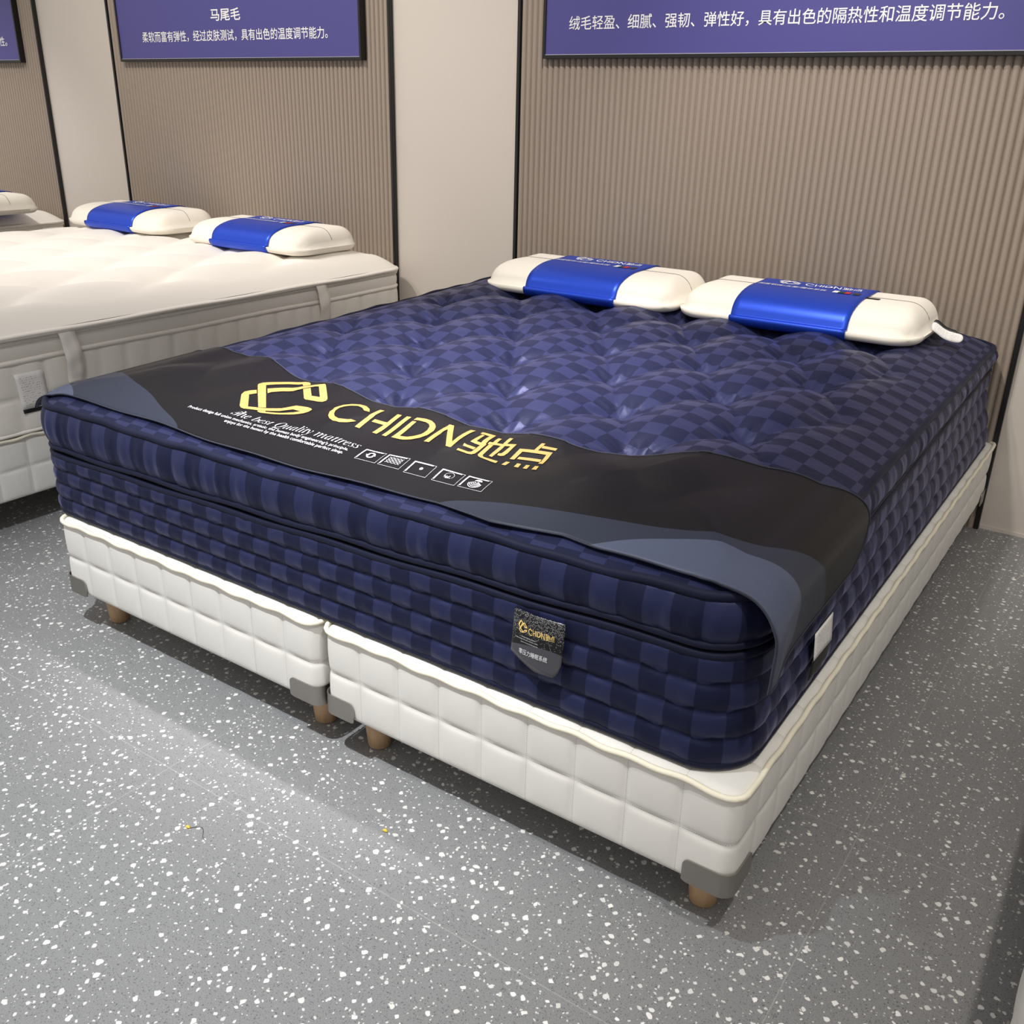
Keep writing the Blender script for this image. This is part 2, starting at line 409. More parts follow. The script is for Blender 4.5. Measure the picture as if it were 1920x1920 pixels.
class Slab:
    """plan grid of a rounded rectangle and its outline, counter-clockwise from the back left corner"""
    def __init__(s, x0, x1, y0, y1, r, step):
        s.nx = max(4, round((x1-x0)/step)); s.ny = max(4, round((y1-y0)/step))
        hx, hy = (x1-x0)/2, (y1-y0)/2; cx, cy = (x0+x1)/2, (y0+y1)/2
        s.P = []
        for j in range(s.ny+1):
            for i in range(s.nx+1):
                x = -hx+2*hx*i/s.nx; y = -hy+2*hy*j/s.ny
                a = abs(x)-hx+r; b = abs(y)-hy+r
                if a > 0 and b > 0:
                    a2 = a*math.sqrt(1-b*b/(2*r*r)); b2 = b*math.sqrt(1-a*a/(2*r*r))
                    x = math.copysign(hx-r+a2, x); y = math.copysign(hy-r+b2, y)
                s.P.append((cx+x, cy+y))
        nx, ny = s.nx, s.ny; W = nx+1
        idx = [j*W for j in range(ny, 0, -1)]+[i for i in range(nx)]+[j*W+nx for j in range(ny)]+[ny*W+i for i in range(nx, 0, -1)]
        s.loop = [s.P[k] for k in idx]
        n = len(s.loop); s.nrm = []; s.arc = [0.]
        for i in range(n):
            a, b = s.loop[i-1], s.loop[(i+1) % n]
            tx, ty = b[0]-a[0], b[1]-a[1]; l = math.hypot(tx, ty) or 1
            s.nrm.append((ty/l, -tx/l))
            c, d = s.loop[i], s.loop[(i+1) % n]
            s.arc.append(s.arc[-1]+math.hypot(d[0]-c[0], d[1]-c[1]))
        s.faces = [(j*W+i, j*W+i+1, (j+1)*W+i+1, (j+1)*W+i) for j in range(ny) for i in range(nx)]

def slab_mesh(S, top, rows, side, uv_top=None, uv_side=None, bottom=True, shift=None, uv_u=None):
    """top(x,y)->z; side(i,k,x,y,nx,ny,s)->(offset,z) for row k of rows"""
    V = [(x, y, top(x, y)) for x, y in S.P]; F = list(S.faces)
    U = [[(S.P[k][0], S.P[k][1]) if uv_top is None else uv_top(*S.P[k]) for k in f] for f in F]
    n = len(S.loop); base = len(V)
    for k in range(rows+1):
        for i in range(n):
            x, y = S.loop[i]; nx, ny = S.nrm[i]
            o, z = side(i, k, x, y, nx, ny, S.arc[i])
            V.append((x+nx*o, y+ny*o, z))
    for k in range(rows):
        for i in range(n):
            j = (i+1) % n
            F.append((base+k*n+i, base+(k+1)*n+i, base+(k+1)*n+j, base+k*n+j))
            v0 = uv_side(k) if uv_side else 0.; v1 = uv_side(k+1) if uv_side else 0.
            vm = (v0+v1)/2
            u0, u1 = (S.arc[i], S.arc[i+1]) if uv_u is None else uv_u(i)
            U.append([(u0, v0), (u0, v1), (u1, v1), (u1, v0)])
    if bottom:
        F.append(tuple(base+rows*n+i for i in range(n))[::-1]); U.append([(0, 0)]*n)
    if shift: V = [shift(*v) for v in V]
    return V, F, U

def loop_path(S, off, zf, shift=None, every=1):
    out = []
    for i in range(0, len(S.loop), every):
        x, y = S.loop[i]; nx, ny = S.nrm[i]
        p = (x+nx*off, y+ny*off, zf(x, y, S.arc[i]))
        out.append(Vector(shift(*p) if shift else p))
    return out

def poly_mesh(polys, maxlen=None):
    """flat polygons -> list of 2D verts and triangles, with long edges cut"""
    bm = bmesh.new()
    for pl in polys:
        vs = [bm.verts.new((x, y, 0)) for x, y in pl]
        es = [bm.edges.new((vs[i], vs[(i+1) % len(vs)])) for i in range(len(vs))]
        bmesh.ops.triangle_fill(bm, use_beauty=True, edges=es)
    return cut(bm, maxlen)

def cut(bm, maxlen):
    if maxlen:
        for _ in range(5):
            es = [e for e in bm.edges if e.calc_length() > maxlen]
            if not es: break
            bmesh.ops.subdivide_edges(bm, edges=es, cuts=1)
            bmesh.ops.triangulate(bm, faces=[f for f in bm.faces if len(f.verts) > 3])
    bm.normal_update()
    for f in bm.faces:
        if f.normal.z < 0: f.normal_flip()
    bm.verts.index_update()
    V = [(v.co.x, v.co.y) for v in bm.verts]; F = [[v.index for v in f.verts] for f in bm.faces]
    bm.free()
    return V, F

def text_2d(s, bold=0, shear=0, maxlen=None):
    cu = bpy.data.curves.new('lettering', 'FONT'); cu.body = s; cu.offset = bold; cu.shear = shear
    cu.resolution_u = 3; cu.fill_mode = 'FRONT'
    o = bpy.data.objects.new('lettering', cu); COL.objects.link(o)
    bpy.context.view_layer.update()
    dg = bpy.context.evaluated_depsgraph_get()
    me = bpy.data.meshes.new_from_object(o.evaluated_get(dg))
    bm = bmesh.new(); bm.from_mesh(me)
    bpy.data.objects.remove(o); bpy.data.curves.remove(cu); bpy.data.meshes.remove(me)
    return bm

def fit(V, x0, x1, y0, y1):
    ax, bx = min(v[0] for v in V), max(v[0] for v in V); ay, by = min(v[1] for v in V), max(v[1] for v in V)
    return [(x0+(v[0]-ax)/(bx-ax)*(x1-x0), y0+(v[1]-ay)/(by-ay)*(y1-y0)) for v in V]

def text_fit(s, x0, x1, y0, y1, bold=0, shear=0, maxlen=None):
    bm = text_2d(s, bold, shear)
    V, F = cut(bm, None)
    V = fit(V, x0, x1, y0, y1)
    if maxlen:
        bm = bmesh.new()
        vs = [bm.verts.new((x, y, 0)) for x, y in V]
        for f in F:
            try: bm.faces.new([vs[i] for i in f])
            except ValueError: pass
        return cut(bm, maxlen)
    return V, F

def merge(parts):
    V, F = [], []
    for v, f in parts:
        b = len(V); V += v; F += [[i+b for i in q] for q in f]
    return V, F

def lathe(prof, n=24):
    V, F = [], []
    for r, z in prof:
        for k in range(n): V.append((r*math.cos(2*PI*k/n), r*math.sin(2*PI*k/n), z))
    for i in range(len(prof)-1):
        for k in range(n):
            l = (k+1) % n
            F.append((i*n+k, i*n+l, (i+1)*n+l, (i+1)*n+k))
    F.append(tuple(range(n))[::-1]); F.append(tuple((len(prof)-1)*n+k for k in range(n)))
    return V, F
FLUFF1, FLUFF2 = (-.939, -.322), (-.632, -.112)

# ---------------------------------------------------------------- the setting
YW = 2.154
def plane(name, x0, x1, y0, y1, z0, z1, mat):
    bm = bmesh.new(); box(bm, x0, x1, y0, y1, z0, z1)
    return structure(bm_build(name, bm, mat))
plane('floor', -8, 3.2, -4, YW+.1, -.05, 0, MAT['floor'])
plane('wall_back', -8, 3.2, YW, YW+.1, 0, 2.9, MAT['wall'])
bm = bmesh.new()
for a, b in ((-8, -7.56), (-5.045, -4.41), (-2.527, -1.9), (.006, .62), (2.52, 3.2)):
    box(bm, a, b, YW-.004, YW, 0, .012)
structure(bm_build('baseboard_back', bm, MAT['wall']))

def fluted_panel(x0, x1, label):
    t = thing('fluted_wall_panel', label, 'wall panel', ((x0+x1)/2, YW, 0), 'fluted wall panels')
    n = round((x1-x0-.028)/.0245); p = (x1-x0-.028)/n; seg = 10
    V = []; F = []
    for z in (0.0, 2.6):
        for i in range(n*seg+1):
            f = (i % seg)/seg; c = 2*f-1
            h = .016*math.sqrt(max(0, 1-abs(c)**2.2)) if i % seg else 0
            V.append((x0+.014+p*i/seg, YW-.003-h, z))
    m = n*seg+1
    F = [(i, i+1, m+i+1, m+i) for i in range(n*seg)]
    build('ribbed_face', V, F, MAT['rib'], t)
    for a, b in ((x0, x0+.014), (x1-.014, x1)):
        bm = bmesh.new(); box(bm, a, b, YW-.022, YW, 0, 2.6, .0015)
        bm_build('edge_strip', bm, MAT['black'], t)
    return t
fluted_panel(-1.898, .0045, 'taupe fluted wall panel behind the navy mattress')
fluted_panel(-4.408, -2.5255, 'taupe fluted wall panel behind the white bed with two pillows')
fluted_panel(-6.93, -5.043, 'taupe fluted wall panel at the left edge of the photo')

def sign(x0, x1, texts, label):
    z0, z1 = 1.431, 2.0; yb, yf = YW-.016, YW-.046; fr = .012
    t = thing('sign_board', label, 'sign', ((x0+x1)/2, YW-.016, z0), 'blue sign boards')
    bm = bmesh.new()
    box(bm, x0, x1, yf-.004, yb, z0, z0+fr, .001); box(bm, x0, x1, yf-.004, yb, z1-fr, z1, .001)
    box(bm, x0, x0+fr, yf-.004, yb, z0+fr, z1-fr, .001); box(bm, x1-fr, x1, yf-.004, yb, z0+fr, z1-fr, .001)
    bm_build('frame', bm, MAT['black'], t)
    bm = bmesh.new(); box(bm, x0+fr, x1-fr, yf, yb, z0+fr, z1-fr)
    face = bm_build('printed_face', bm, MAT['blue'], t)
    bm = bmesh.new(); box(bm, x0+fr, x1-fr, yf-.002, yf, z0+fr, z0+fr+.0018)
    bm_build('inner_edge', bm, MAT['silver_edge'], t)
    for s, a, b, c, d, bold in texts:
        V, F = text_fit(s, a, b, c, d, bold)
        build('lettering', [(x, yf-.0012, z) for x, z in V], F, MAT['white_ink'], face, smooth=False)
sign(-1.766, -.128, [('绒毛轻盈、细腻、强韧、弹性好，具有出色的隔热性和温度调节能力。', -1.656, -.222, 1.522, 1.568, .004)],
     'blue sign board above the navy mattress, one line of white characters')
sign(-4.293, -2.661, [('柔软而富有弹性，经过皮肤测试，具有出色的温度调节能力。', -4.1, -2.85, 1.514, 1.562, .006),
                      ('马尾毛', -3.585, -3.385, 1.597, 1.648, .014)],
     'blue sign board with a bold three-character heading, above the white bed')
sign(-6.81, -5.19, [('弹性。', -5.43, -5.3, 1.514, 1.562, .006)], 'blue sign board cut off by the left edge of the photo')

# ---------------------------------------------------------------- box springs
ZT, ZB, LB = .3073, .1077, 2.145
def puffc(f):
    c = abs(2*(f-math.floor(f))-1)
    return .45*(1-c*c)+.55*(1-math.exp(-((1-c)/.1)**1.5))
def make_box_spring(x0, x1, label):
    cx = (x0+x1)/2
    t = thing('box_spring', label, 'bed base', (cx, LB/2, 0), 'white quilted bed bases')
    S = Slab(x0+.006, x1-.006, .006, LB-.006, .022, .006)
    wx, wy = (x1-x0)/9, LB/21
    def top(x, y):
        d = max(rdist(x, y, x0+.006, x1-.006, .006, LB-.006, .022), 0)
        return ZT-.006*(1-min(d/.016, 1))**2-.008+.004*puffc((x-x0)/wx)*puffc(y/wy)
    rows = 32
    def side(i, k, x, y, nx, ny, s):
        h = k/rows; z = ZT-.013+(ZB-ZT+.013)*h
        f = (x-x0)/wx if abs(ny) > .7 else y/wy
        pf = puffc(f)*puffc(h*2)
        o = .0065*pf-.0015
        if h < .04 or h > .97: o *= .7
        return o, z
    def uvu(i):
        a, b = S.loop[i], S.loop[(i+1) % len(S.loop)]
        ny = abs(S.nrm[i][1])+abs(S.nrm[(i+1) % len(S.loop)][1])
        return ((a[0]-x0)/wx, (b[0]-x0)/wx) if ny > 1.4 else (a[1]/wy, b[1]/wy)
    V, F, U = slab_mesh(S, top, rows, side, uv_top=lambda x, y: ((x-x0)/wx, y/wy), uv_side=lambda k: 2*k/rows, uv_u=uvu)
    build('quilted_cover', V, F, MAT['quilt'], t, uvs=U)
    wob = lambda x, y, s: ZT-.0105+.0022*math.sin(s*2*PI/.1+1)+.0012*math.sin(s*31)
    v, f = add_tube(loop_path(S, .004, wob, every=2), .0055)
    build('piping', v, f, MAT['cream_cord'], t)
    # metal corner plates
    for sx in (0, 1):
        for sy in (0, 1):
            R = .024; pts = []
            ex = x0-.001 if sx == 0 else x1+.001; ey = -.001 if sy == 0 else LB+.001
            dx = 1 if sx == 0 else -1; dy = 1 if sy == 0 else -1
            Lp = .085
            N = 10
            for k in range(N+1): pts.append((ex+dx*(Lp-(Lp-R)*k/N), ey))
            for k in range(1, 9):
                a = PI/2*k/8
                pts.append((ex+dx*(R-R*math.sin(a)), ey+dy*(R-R*math.cos(a))))
            for k in range(1, N+1): pts.append((ex, ey+dy*(R+(Lp-R)*k/N)))
            arc = [0]
            for k in range(1, len(pts)): arc.append(arc[-1]+math.dist(pts[k], pts[k-1]))
            T = arc[-1]; rr = .012; V = []; F = []
            xs = []
            # resample with fine ends for the rounded corners
            q = [T*i/60 for i in range(61)]+[rr*(1-math.cos(a*PI/12)) for a in range(1, 6)]+[T-rr*(1-math.cos(a*PI/12)) for a in range(1, 6)]
            q.sort()
            def at(u):
                k = 0
                while k < len(arc)-2 and arc[k+1] < u: k += 1
                w_ = (u-arc[k])/(arc[k+1]-arc[k])
                return [pts[k][c]+(pts[k+1][c]-pts[k][c])*w_ for c in (0, 1)]
            for u in q:
                e = min(u, T-u)
                top_ = ZB+.042 - (rr-math.sqrt(max(0, rr*rr-(rr-e)**2)) if e < rr else 0)
                bot_ = ZB-.004 + (.5*rr-.5*math.sqrt(max(0, rr*rr-(rr-e)**2)) if e < rr else 0)
                px, py = at(u)
                V += [(px, py, bot_), (px, py, top_)]
            for k in range(len(q)-1): F.append((2*k, 2*k+2, 2*k+3, 2*k+1))
            o = build('corner_plate', V, F, MAT['metal'], t, smooth=False)
            md = o.modifiers.new('thickness', 'SOLIDIFY'); md.thickness = .0025; md.offset = 0
    # legs
    for lx in (x0+.072, x1-.072):
        for ly in (.085, LB-.085):
            V, F = lathe([(.021, 0), (.0245, .003), (.034, .112)])
            build('leg', [(lx+a, ly+b, c) for a, b, c in V], F, MAT['wood'], t)
    return t

base = make_box_spring(-.893, 0, 'white quilted bed base, right half of the pair under the navy mattress')
PIT = 2.5135
def dup_base(xc, label, dy=0): return dup(base, (xc, LB/2+dy, 0), label)
dup_base(-.4465-.907, 'white quilted bed base, left half of the pair under the navy mattress')
dup_base(-2.455-.4465, 'white quilted bed base under the right half of the white bed, beside the navy bed')
dup_base(-2.455-.4465-.907, 'white quilted bed base under the left half of the white bed with two pillows')
dup_base(-2.455-.4465-PIT, 'white quilted bed base of the farthest bed at the left edge of the photo')
dup_base(.4055+.4465, 'white quilted bed base cut off at the lower right corner of the photo', -.1)

# ---------------------------------------------------------------- navy mattress
def shift(x, y, z): return (x-.03*(y/2.1)*sstep(.33, .5, z), y, z)
mat_root = thing('mattress', 'thick navy checked pillow-top mattress on two white bed bases', 'mattress', (-.95, 1.08, ZT))
S = Slab(XL, XR, Y0, Y1, RC, .0085)
def pleat(x, y):
    s, r, th = tuft(x, y)
    d = rdist(x, y, XL, XR, Y0, Y1, RC)
    a = sstep(.09, .26, d)*math.exp(-((r-.045)/.034)**2)
    return .0042*a*math.sin(8*th+2.5*math.sin(25*r+x*7))
def top_nv(x, y): return ztop(x, y)+pleat(x, y)
ROWB = 18
def side_band(i, k, x, y, nx, ny, s):
    h = k/ROWB; a, b = zrim(x, y), zlow(x, y)+.012
    z = a+(b-a)*h
    p = s/.068; f = p-math.floor(p)
    cre = math.exp(-(min(f, 1-f)/.09)**2)
    o = .02*math.sin(PI*min(max(h, .0), 1))**.55*(1-.22*cre*(.4+.6*h))-.002*(h in (0, 1))
    o += .0012*math.sin(s*150+3*math.sin(s*23))*math.sin(PI*h)
    return o, z
V, F, U = slab_mesh(S, top_nv, ROWB, side_band, uv_side=lambda k: .5*CELL, shift=shift)
build('pillow_top', V, F, MAT['navy'], mat_root, uvs=U)
ROWM = 32
def side_body(i, k, x, y, nx, ny, s):
    h = k/ROWM*4; row = min(int(h), 3); f = h-row
    a, b = zlow(x, y)-.006, ZT+.006
    ph = s/.07+.5*(row % 2)
    p = abs(math.sin(PI*ph))**.6
    p2 = abs(math.sin(PI*(ph+.5)))**.6
    z = a+(b-a)*h/4
    if 0 < k < ROWM and f == 0: z += .0045*math.cos(2*PI*s/.07)*(1 if row % 2 else -1)
    o = .004+.0095*math.sin(PI*f)**.42*(.55+.45*(p*(1-f)+p2*f))
    if k == 0 or k == ROWM: o = -.002
    return o, z
V, F, U = slab_mesh(S, lambda x, y: zlow(x, y)-.004, ROWM, side_body, uv_side=lambda k: (int(min(k/ROWM*4, 3.999))+.0)*CELL+.02*CELL+.96*CELL*((k/ROWM*4) % 1), shift=shift)
build('quilted_body', V, F, MAT['navy'], mat_root, uvs=U)
for zf, rad, off in ((lambda x, y, s: zrim(x, y)+.002*math.sin(s*17)+.0015*math.sin(s*41), .0085, .004), (lambda x, y, s: zlow(x, y)+.012+.002*math.sin(s*21), .007, .006),
                     (lambda x, y, s: zlow(x, y)-.006+.002*math.sin(s*19+1), .0075, .005), (lambda x, y, s: ZT+.007, .0075, .004)):
    v, f = add_tube(loop_path(S, off, zf, shift, 2), rad)
    build('piping', v, f, MAT['navy_cord'], mat_root)

# hang tag on the foot end
def tag_pt(u, v):   # u, v in 0..1
    return (-.433+.1*u+.004*v, Y0-.024-.006*(1-v)-.004*math.sin(PI*u), .392+.103*v)
V = []; F = []; U = []; n = 24
outl = []
for k in range(n+1):
    u = k/n
    lo = .14*(1-u)**1.3*1.0 if u < .62 else 0
    lo = .22*max(0, (1-u/.55))**1.2 + .25*max(0, (u-.86)/.14)**2.2
    outl.append((u, lo))
rows = 12
for u, lo in outl:
    for j in range(rows+1):
        v = lo+(1-lo)*j/rows; V.append(tag_pt(u, v)); U.append((u, v))
FU = []
for k in range(n):
    for j in range(rows):
        q = (k*(rows+1)+j, (k+1)*(rows+1)+j, (k+1)*(rows+1)+j+1, k*(rows+1)+j+1)
        F.append(q); FU.append([U[i] for i in q])
hang = build('hang_tag', V, F, MAT['glitter'], mat_root, uvs=FU)
hang['label'] = 'black glitter tag with gold emblem'
md = hang.modifiers.new('thickness', 'SOLIDIFY'); md.thickness = .002; md.offset = -1
def on_tag(VF, mat, name):
    V, F = VF
    o = build(name, [tuple(Vector(tag_pt(u, v))+Vector((0, -.0012, 0))) for u, v in V], F, mat, hang, smooth=False)
sc_ = lambda polys: [[(a*1e-4, b*1e-4) for a, b in p] for p in polys]
EM, LA, HZ = sc_(EMBLEM), sc_(LATIN), sc_(HANZI)
def emb(x0, x1, y0, y1): V, F = poly_mesh(EM); return fit(V, x0, x1, y0, y1), F
def name_marks(x0, x1, y0, y1): V, F = poly_mesh(LA+HZ); return fit(V, x0, x1, y0, y1), F
on_tag(merge([emb(.12, .31, .62, .84), name_marks(.34, .84, .63, .76)]), MAT['gold_foil'], 'gold_lettering')
on_tag(merge([text_fit('The best Quality mattress', .2, .5, .54, .575), text_fit('Product design full union mechanics, artistic,', .08, .55, .5, .53),
              text_fit('enjoys for the human by the health perfect sleep.', .2, .55, .45, .48)]), MAT['pale'], 'small_lettering')
on_tag(text_fit('零压力睡眠系统', .18, .75, .24, .34, .01), MAT['pale'], 'lettering')

# sewn-in care label on the right side
def patch(name, corners, mat, parent, n=6, uv=True, bow=0.):
    a, b, c, d = [Vector(p) for p in corners]; V = []; F = []; FU = []
    nrm = (b-a).cross(d-a).normalized()
    for j in range(n+1):
        for i in range(n+1):
            u, v = i/n, j/n
            p = (a*(1-u)+b*u)*(1-v)+(d*(1-u)+c*u)*v
            V.append(tuple(p+nrm*bow*math.sin(PI*v)))
    for j in range(n):
        for i in range(n):
            q = (j*(n+1)+i, j*(n+1)+i+1, (j+1)*(n+1)+i+1, (j+1)*(n+1)+i)
            F.append(q); FU.append([((k % (n+1))/n, (k//(n+1))/n) for k in q])
    o = build(name, V, F, mat, parent, uvs=FU)
    md = o.modifiers.new('thickness', 'SOLIDIFY'); md.thickness = .0012; md.offset = 0
    return o
o = patch('care_label', [(-.006, .305, .397), (-.006, .405, .393), (-.01, .4, .45), (-.01, .303, .45)], MAT['care'], mat_root)
o['label'] = 'white printed care label'
patch('label_backing', [(-.009, .302, .358), (-.009, .4, .358), (-.0075, .407, .397), (-.0075, .303, .397)], MAT['clear_black'], mat_root)

# ---------------------------------------------------------------- bed runner
XA, XO = XR-.055, XR+.033
XB, XP = XL+.05, XL-.03
BZ = .06
ARC_R = (XO-XA+BZ)/2*PI/2
ARC_L = (XB-XP+BZ)/2*PI/2
S0, S1 = XB-ARC_L*.8, XA+ARC_R+.075
def lerp_t(tab, x):
    if x <= tab[0][0]: return tab[0][1]
    for (a, p), (b, q) in zip(tab, tab[1:]):
        if x <= b:
            t_ = (x-a)/(b-a); t_ = t_*t_*(3-2*t_)*.4+t_*.6
            return p+(q-p)*t_
    return tab[-1][1]
BACK = [(-2.1, .52), (-1.8, .515), (-1.56, .47), (-1.35, .415), (-1.17, .378), (-1.0, .366), (-.85, .352), (-.7, .352), (-.52, .352), (-.38, .395), (-.2, .478), (-.115, .503), (0, .52), (.06, .52), (S1-.03, .515), (S1, .48)]
FRONT = [(-2.1, .06), (-1.87, .05), (-1.76, .063), (-1.44, .062), (-1.14, .05), (-.86, .053), (-.64, .06), (-.51, .046), (-.375, .062), (-.3, .052), (-.136, .045), (-.06, .03), (0, .012), (.06, .012), (S1, .016)]
def runner(s, y, lift=0.):
    if s > XA:
        z = zrun(XA, max(y, .05)); fl = .005*(1-sstep(.02, .22, y))
        th = (s-XA)/ARC_R*PI/2
        if th < PI/2:
            p = Vector((XA+(XO-XA+fl)*math.sin(th)**.8, y, z-BZ*(1-math.cos(th)**.8))); n = Vector((math.sin(th), 0, math.cos(th)))
        else:
            dz = s-XA-ARC_R
            p = Vector((XO+fl-.10*dz*dz*0-.05*dz, y, z-BZ-dz)); n = Vector((1, 0, 0))
    elif s < XB:
        z = zrun(XB, max(y, .05)); th = (XB-s)/ARC_L*PI/2
        if th < PI/2:
            p = Vector((XB-(XB-XP)*math.sin(th), y, z-BZ*(1-math.cos(th)))); n = Vector((-math.sin(th), 0, math.cos(th)))
        else:
            p = Vector((XP, y, z-BZ-(XB-s-ARC_L))); n = Vector((-1, 0, 0))
    else:
        p = Vector((s, y, zrun(s, max(y, .05*max(sstep(XA-.14, XA, s), 1-sstep(XB, XB+.1, s)))))); n = Vector((0, 0, 1))
    e = y-.05
    p = p+n*(.006*math.exp(-max(e, 0)/.03)*(.6+.4*math.sin(s*21))+.007*math.exp(-((s+.07)/.06)**2)*math.exp(-max(e, 0)/.05))
    p = p+n*lift
    return Vector(shift(*p)) if s < XA else p+Vector((-.03*y/2.1*.6, 0, 0))

def runner_mat():
    m, nt, b = new_mat('printed_neoprene')
    L = nt.links.new
    uv = nt.nodes.new('ShaderNodeUVMap'); uv.uv_map = 'UVMap'
    sp = nt.nodes.new('ShaderNodeSeparateXYZ'); L(uv.outputs['UV'], sp.inputs[0])
    N = lambda pts: [((s-S0)/(S1-S0), y/.6) for s, y in pts]
    c1 = fcurve(nt, sp.outputs[0], N([(S0, .4), (-1.87, .27), (-1.75, .21), (-1.64, .165), (-1.56, .144), (-1.475, .11), (-1.36, .065), (-1.31, .0), (-1.2, 0), (-.8, 0), (-.66, .02), (-.63, .064), (-.55, .09), (-.465, .106), (-.35, .12), (-.215, .134), (-.144, .15), (-.095, .172), (-.05, .205), (0, .24), (.05, .275), (S1, .30)]))
    c2 = fcurve(nt, sp.outputs[0], N([(S0, .2), (-1.87, .14), (-1.74, .06), (-1.7, 0), (-1.5, 0), (-.6, 0), (-.38, .02), (-.314, .06), (-.262, .088), (-.203, .11), (-.144, .128), (-.09, .135), (-.03, .135), (.03, .13), (.08, .12), (S1-.02, .09), (S1, .05)]))
    m1 = math_n(nt, 'LESS_THAN', sp.outputs[1], c1); m2 = math_n(nt, 'LESS_THAN', sp.outputs[1], c2)
    c = mixcol(nt, m1, srgb(15, 14, 18), srgb(42, 47, 61))
    c = mixcol(nt, m2, c, srgb(74, 81, 102))
    L(c, b.inputs['Base Color'])
    b.inputs['Roughness'].default_value = .42; b.inputs['Specular IOR Level'].default_value = .24
    tc = nt.nodes.new('ShaderNodeTexCoord')
    n = nt.nodes.new('ShaderNodeTexNoise'); n.inputs['Scale'].default_value = 900; n.inputs['Detail'].default_value = 1
    L(tc.outputs['Object'], n.inputs['Vector'])
    bp = nt.nodes.new('ShaderNodeBump'); bp.inputs['Strength'].default_value = .15; bp.inputs['Distance'].default_value = .001
    L(n.outputs['Fac'], bp.inputs['Height']); L(bp.outputs['Normal'], b.inputs['Normal'])
    return m
run_root = thing('bed_runner', 'black and slate runner with gold emblem draped across the navy mattress foot', 'bed runner', (-.95, .25, .65))
NS, NV = 300, 44
V = []; UVv = []; F = []; FU = []
for i in range(NS+1):
    s = S0+(S1-S0)*i/NS
    yf, yb = lerp_t(FRONT, s), lerp_t(BACK, s)
    for j in range(NV+1):
        y = yf+(yb-yf)*j/NV
        V.append(tuple(runner(s, y))); UVv.append((i/NS, y/.6))
for i in range(NS):
    for j in range(NV):
        q = (i*(NV+1)+j, (i+1)*(NV+1)+j, (i+1)*(NV+1)+j+1, i*(NV+1)+j+1)
        F.append(q); FU.append([UVv[k] for k in q])
sheet = build('sheet', V, F, runner_mat(), run_root, uvs=FU)
md = sheet.modifiers.new('thickness', 'SOLIDIFY'); md.thickness = .003; md.offset = -1
edge = [runner(S0+(S1-S0)*i/NS, lerp_t(FRONT, S0+(S1-S0)*i/NS)) for i in range(NS+1)]
edge += [runner(S1, lerp_t(FRONT, S1)+(lerp_t(BACK, S1)-lerp_t(FRONT, S1))*j/NV) for j in range(1, NV+1)]
edge += [runner(S1-(S1-S0)*i/NS, lerp_t(BACK, S1-(S1-S0)*i/NS)) for i in range(1, NS+1)]
v, f = add_tube(edge, .0016, closed=False, n=6)
build('stitched_edge', v, f, MAT['hem'], run_root)
def on_runner(VF, mat, name, lift=.0012):
    V, F = VF
    return build(name, [tuple(runner(x, y, lift)) for x, y in V], F, mat, run_root, smooth=False)
on_runner(poly_mesh(EM, .012), MAT['gold'], 'gold_emblem')
on_runner(poly_mesh(LA+HZ, .012), MAT['gold'], 'gold_lettering')
on_runner(text_fit('𝒯ℎ𝑒 𝑏𝑒𝑠𝑡 𝑄𝑢𝑎𝑙𝑖𝑡𝑦 𝑚𝑎𝑡𝑡𝑟𝑒𝑠𝑠', -1.278, -.903, .136, .166, -.008, 0, .012), MAT['pale'], 'script_lettering')
on_runner(merge([text_fit("Product design full union mechanics, artistic, the human body engineering's principle,", -1.402, -.916, .125, .137, 0, 0, .012),
                 text_fit('enjoys for the human by the health comfortable perfect sleep.', -1.267, -.918, .112, .124, 0, 0, .012)]), MAT['pale'], 'small_lettering')

# five care icons
def rect(x0, x1, y0, y1): return [(x0, y0), (x1, y0), (x1, y1), (x0, y1)]
def ring(cx, cy, r0, r1, a0, a1, n=16, sx=1):
    o = [(cx+sx*r1*math.cos(a0+(a1-a0)*k/n), cy+r1*math.sin(a0+(a1-a0)*k/n)) for k in range(n+1)]
    i = [(cx+sx*r0*math.cos(a0+(a1-a0)*k/n), cy+r0*math.sin(a0+(a1-a0)*k/n)) for k in range(n+1)]
    return o+i[::-1]
def seg(a, b, w):
    dx, dy = b[0]-a[0], b[1]-a[1]; l = math.hypot(dx, dy); px, py = -dy/l*w/2, dx/l*w/2
    return [(a[0]+px, a[1]+py), (b[0]+px, b[1]+py), (b[0]-px, b[1]-py), (a[0]-px, a[1]-py)]
ICONS = [(-.883, .112), (-.823, .112), (-.756, .109), (-.688, .108), (-.628, .109)]
